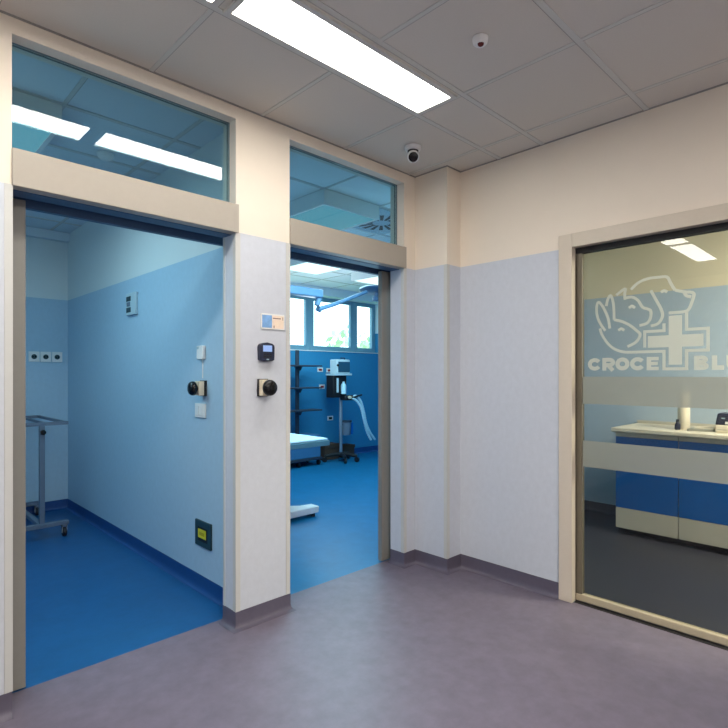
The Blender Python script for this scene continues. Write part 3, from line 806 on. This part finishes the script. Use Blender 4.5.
# outlets on the blue back wall
t = thing('red_outlet', 'white outlet with red insert on the blue wall, upper left beside the cart', 'outlet', (5.413, 6.605, 1.40), 'red outlets behind the hose cart')
MB().box(5.355, 5.470, 6.597, 6.605, 1.400, 1.470).build('plate', 'white', t, 0.003)
MB().box(5.380, 5.445, 6.593, 6.598, 1.417, 1.453).build('insert', 'redsock', t, 0.002)
dup(t, (5.60, 6.605, 1.39), 0, 'white outlet with red insert, upper one just left of the ventilator')
dup(t, (5.45, 6.605, 1.125), 0, 'white outlet with red insert at the end of the middle shelf')
dup(t, (5.62, 6.605, 1.125), 0, 'white outlet with red insert behind the black cart frame')
t = thing('wall_outlet', 'single white outlet with dark insert low on the blue wall', 'outlet', (5.625, 6.605, 0.61))
MB().box(5.565, 5.685, 6.597, 6.605, 0.606, 0.680).build('plate', 'white', t, 0.003)
MB().box(5.590, 5.660, 6.593, 6.598, 0.624, 0.662).build('insert', 'matte_black', t, 0.002)

# ------------------------------------------------------------------ reception counter behind the glass door
GC = 'base cabinets under the worktop'
def cabinet(y1, w, label):
    y0 = y1 - w
    t = thing('base_cabinet', label, 'cabinet', (4.97, (y0+y1)/2, 0), GC)
    MB().box(4.70, 5.274, y0 + 0.001, y1 - 0.001, 0.055, 0.868).build('carcass', 'cab', t)
    MB().box(4.76, 5.26, y0 + 0.001, y1 - 0.001, 0.0, 0.055).build('plinth', 'gasket', t)  # recessed plinth, toe-kick shadow put into its black colour
    MB().box(4.682, 4.699, y0 + 0.003, y1 - 0.003, 0.227, 0.827).build('door', 'blue_door', t, 0.001)
    MB().box(4.682, 4.699, y0 + 0.003, y1 - 0.003, 0.055, 0.224).build('drawer', 'cab', t, 0.001)
    MB().box(4.684, 4.699, y0 + 0.003, y1 - 0.003, 0.831, 0.866).build('top_strip', 'cab', t)
    return t
cabinet(1.745, 0.478, 'counter cabinet with blue door, first behind the left edge of the glass')
cabinet(1.266, 0.478, 'counter cabinet with blue door, second from the left end')
cabinet(0.787, 0.478, 'counter cabinet with blue door, third from the left end')
cabinet(0.308, 0.478, 'counter cabinet with blue door, farthest right, past the photo edge')
o = MB().box(4.63, 5.274, -0.18, 1.765, 0.869, 0.905).build('worktop', 'worktop', None, 0.008)
tag(o, 'long pale worktop over the blue cabinets', 'worktop')
o = MB().box(5.255, 5.2745, -0.18, 1.765, 0.906, 0.930).build('backsplash', 'cab', None, 0.002)
tag(o, 'low pale upstand along the wall behind the worktop', 'backsplash')

t = thing('bottle', 'small dark bottle standing on the worktop', 'bottle', (4.83, 1.312, 0.905))
MB().lathe([(0.019, 0), (0.021, 0.004), (0.021, 0.042), (0.012, 0.055), (0.010, 0.062)], (4.83, 1.312, 0.905)).build('body', 'navy', t, smooth=True)
MB().lathe([(0.011, 0), (0.010, 0.022), (0, 0.023)], (4.83, 1.312, 0.967)).build('cap', 'black', t, smooth=True)
t = thing('paper_towel_roll', 'upright cream paper roll on the worktop', 'paper roll', (4.92, 1.27, 0.905))
MB().lathe([(0.043, 0), (0.045, 0.003), (0.045, 0.297), (0.043, 0.30), (0.018, 0.30), (0.018, 0.29)], (4.90, 1.285, 0.905), seg=36).build('roll', 'paper', t, smooth=True)
MB().lathe([(0.019, 0), (0.017, 0.012)], (4.90, 1.285, 1.192)).build('core', 'cardboard', t)
t = thing('paper_tray', 'low grey tray of papers lying on the worktop', 'tray', (4.90, 1.13, 0.905))
MB().prism([(4.775, 1.225), (4.79, 1.235), (5.02, 1.215), (5.02, 1.055), (4.84, 1.05)], 0.905, 0.922, 'z').build('tray', 'grey_tray', t, 0.003)
MB().box(4.84, 5.0, 1.065, 1.20, 0.9225, 0.930).build('papers', 'paper', t)
t = thing('white_case', 'low cream box on the worktop under the navy case', 'box', (4.90, 0.90, 0.905))
MB().box(4.79, 5.06, 0.76, 1.045, 0.905, 0.962).build('body', 'paper', t, 0.010)
MB().box(4.788, 4.791, 0.78, 1.03, 0.928, 0.931).build('seam', 'grey_tray', t)
t = thing('navy_case', 'dark navy case with a white label on the cream box', 'case', (4.93, 0.92, 0.962))
MB().prism([(0.79, 0.9625), (1.052, 0.9625), (1.035, 1.052), (0.80, 1.052)], 4.83, 5.04, 'x').build('body', 'navy', t, 0.006)
MB().box(4.8275, 4.8295, 0.83, 0.985, 0.970, 0.990).build('label_strip', 'white', t)
MB().box(4.8275, 4.8295, 0.985, 1.010, 1.010, 1.020).build('print', 'med_grey', t)

# ------------------------------------------------------------------ outdoors seen through the operating room windows
o = MB().box(-2, 26, 7.3, 40, -1.3, -1.2).build('ground_lawn', 'grass'); tag(o, 'pale lawn outside the windows', 'ground', None, 'structure')
def tree(x, y, h, r, label):
    t = thing('garden_tree', label, 'tree', (x, y, -1.2), 'trees outside the windows')
    MB().tube([(x, y, -1.2), (x + 0.1, y, h*0.4 - 1.2), (x - 0.05, y + 0.1, h*0.8 - 1.2)], [0.16, 0.12, 0.06], 10).build('trunk', 'bark', t)
    mb = MB()
    for k in range(150):
        u = Vector((random.gauss(0, 1), random.gauss(0, 1), random.gauss(0, 1))).normalized() * r * random.uniform(0.45, 1.0)
        c = Vector((x, y, h*0.78 - 1.2)) + Vector((u.x, u.y, u.z*0.85))
        a = Vector((random.gauss(0, 1), random.gauss(0, 1), random.gauss(0, 1))).normalized()
        b = a.orthogonal().normalized(); s = random.uniform(0.10, 0.22)
        n = a.cross(b)
        mb.bm.faces.new([mb.bm.verts.new(c + b*s*p + n*s*q*0.6) for p, q in ((-1, 0), (0, 1), (1, 0), (0, -1))])
    mb.build('crown', 'leaf', t)
tree(13.0, 14.2, 4.3, 1.15, 'leafy tree outside the middle window')
tree(16.2, 15.6, 4.0, 1.2, 'leafy tree outside the narrow right window')

# ------------------------------------------------------------------ light
def area(name, loc, sx, sy, power, c, rot=(0, 0, 0), spread=PI):
    l = bpy.data.lights.new(name, 'AREA'); l.shape = 'RECTANGLE'; l.size = sx; l.size_y = sy
    l.energy = power; l.color = lin(c)[:3]; l.spread = spread
    o = bpy.data.objects.new(name, l); COL.objects.link(o); o.location = loc; o.rotation_euler = rot
    return o
area('exam_lamp', (0.3, 3.75, 2.64), 1.2, 0.9, 26, (188, 234, 250))
area('surgery_lamp', (3.6, 3.6, 2.62), 1.2, 0.8, 56, (176, 230, 246))
area('surgery_lamp_far', (4.9, 5.1, 2.62), 1.4, 0.6, 34, (180, 232, 246))
area('reception_lamp', (4.2, -0.6, 2.72), 0.6, 1.2, 215, (255, 247, 230))  # unseen fill added to brighten the room behind the glass
area('corridor_lamp_rear', (0.4, -1.2, 2.74), 2.4, 1.2, 140, (255, 246, 234))  # unseen fill added behind the camera to lift ceiling and right wall
for nm, e, q in (('exam_glow', 15, (0.0, 3.5, 1.9)), ('surgery_glow_near', 9, (3.3, 3.5, 1.9))):  # unseen fill points added to lift the ceilings and upper walls
    pl = bpy.data.lights.new(nm, 'POINT'); pl.energy = e; pl.color = lin((190, 236, 250))[:3]; pl.shadow_soft_size = 0.3
    po = bpy.data.objects.new(nm, pl); COL.objects.link(po); po.location = q
pl = bpy.data.lights.new('surgery_glow', 'POINT'); pl.energy = 22; pl.color = lin((218, 242, 250))[:3]; pl.shadow_soft_size = 0.3  # unseen fill point added to whiten the operating room ceiling
po = bpy.data.objects.new('surgery_glow', pl); COL.objects.link(po); po.location = (4.6, 5.6, 1.95)
w = bpy.data.worlds.new('sky'); SC.world = w; w.use_nodes = True
nt = w.node_tree
bg = nt.nodes['Background']
tc = nt.nodes.new('ShaderNodeTexCoord'); sp = nt.nodes.new('ShaderNodeSeparateXYZ')
rp = nt.nodes.new('ShaderNodeValToRGB')
rp.color_ramp.elements[0].position = 0.45; rp.color_ramp.elements[0].color = (0.80, 0.92, 0.95, 1)
rp.color_ramp.elements[1].position = 0.75; rp.color_ramp.elements[1].color = (0.62, 0.85, 1.0, 1)
mp = nt.nodes.new('ShaderNodeMapRange'); mp.inputs['From Min'].default_value = -1; mp.inputs['From Max'].default_value = 1
nt.links.new(tc.outputs['Generated'], sp.inputs[0]); nt.links.new(sp.outputs['Z'], mp.inputs['Value'])
nt.links.new(mp.outputs['Result'], rp.inputs['Fac']); nt.links.new(rp.outputs['Color'], bg.inputs['Color'])
bg.inputs['Strength'].default_value = 4.5
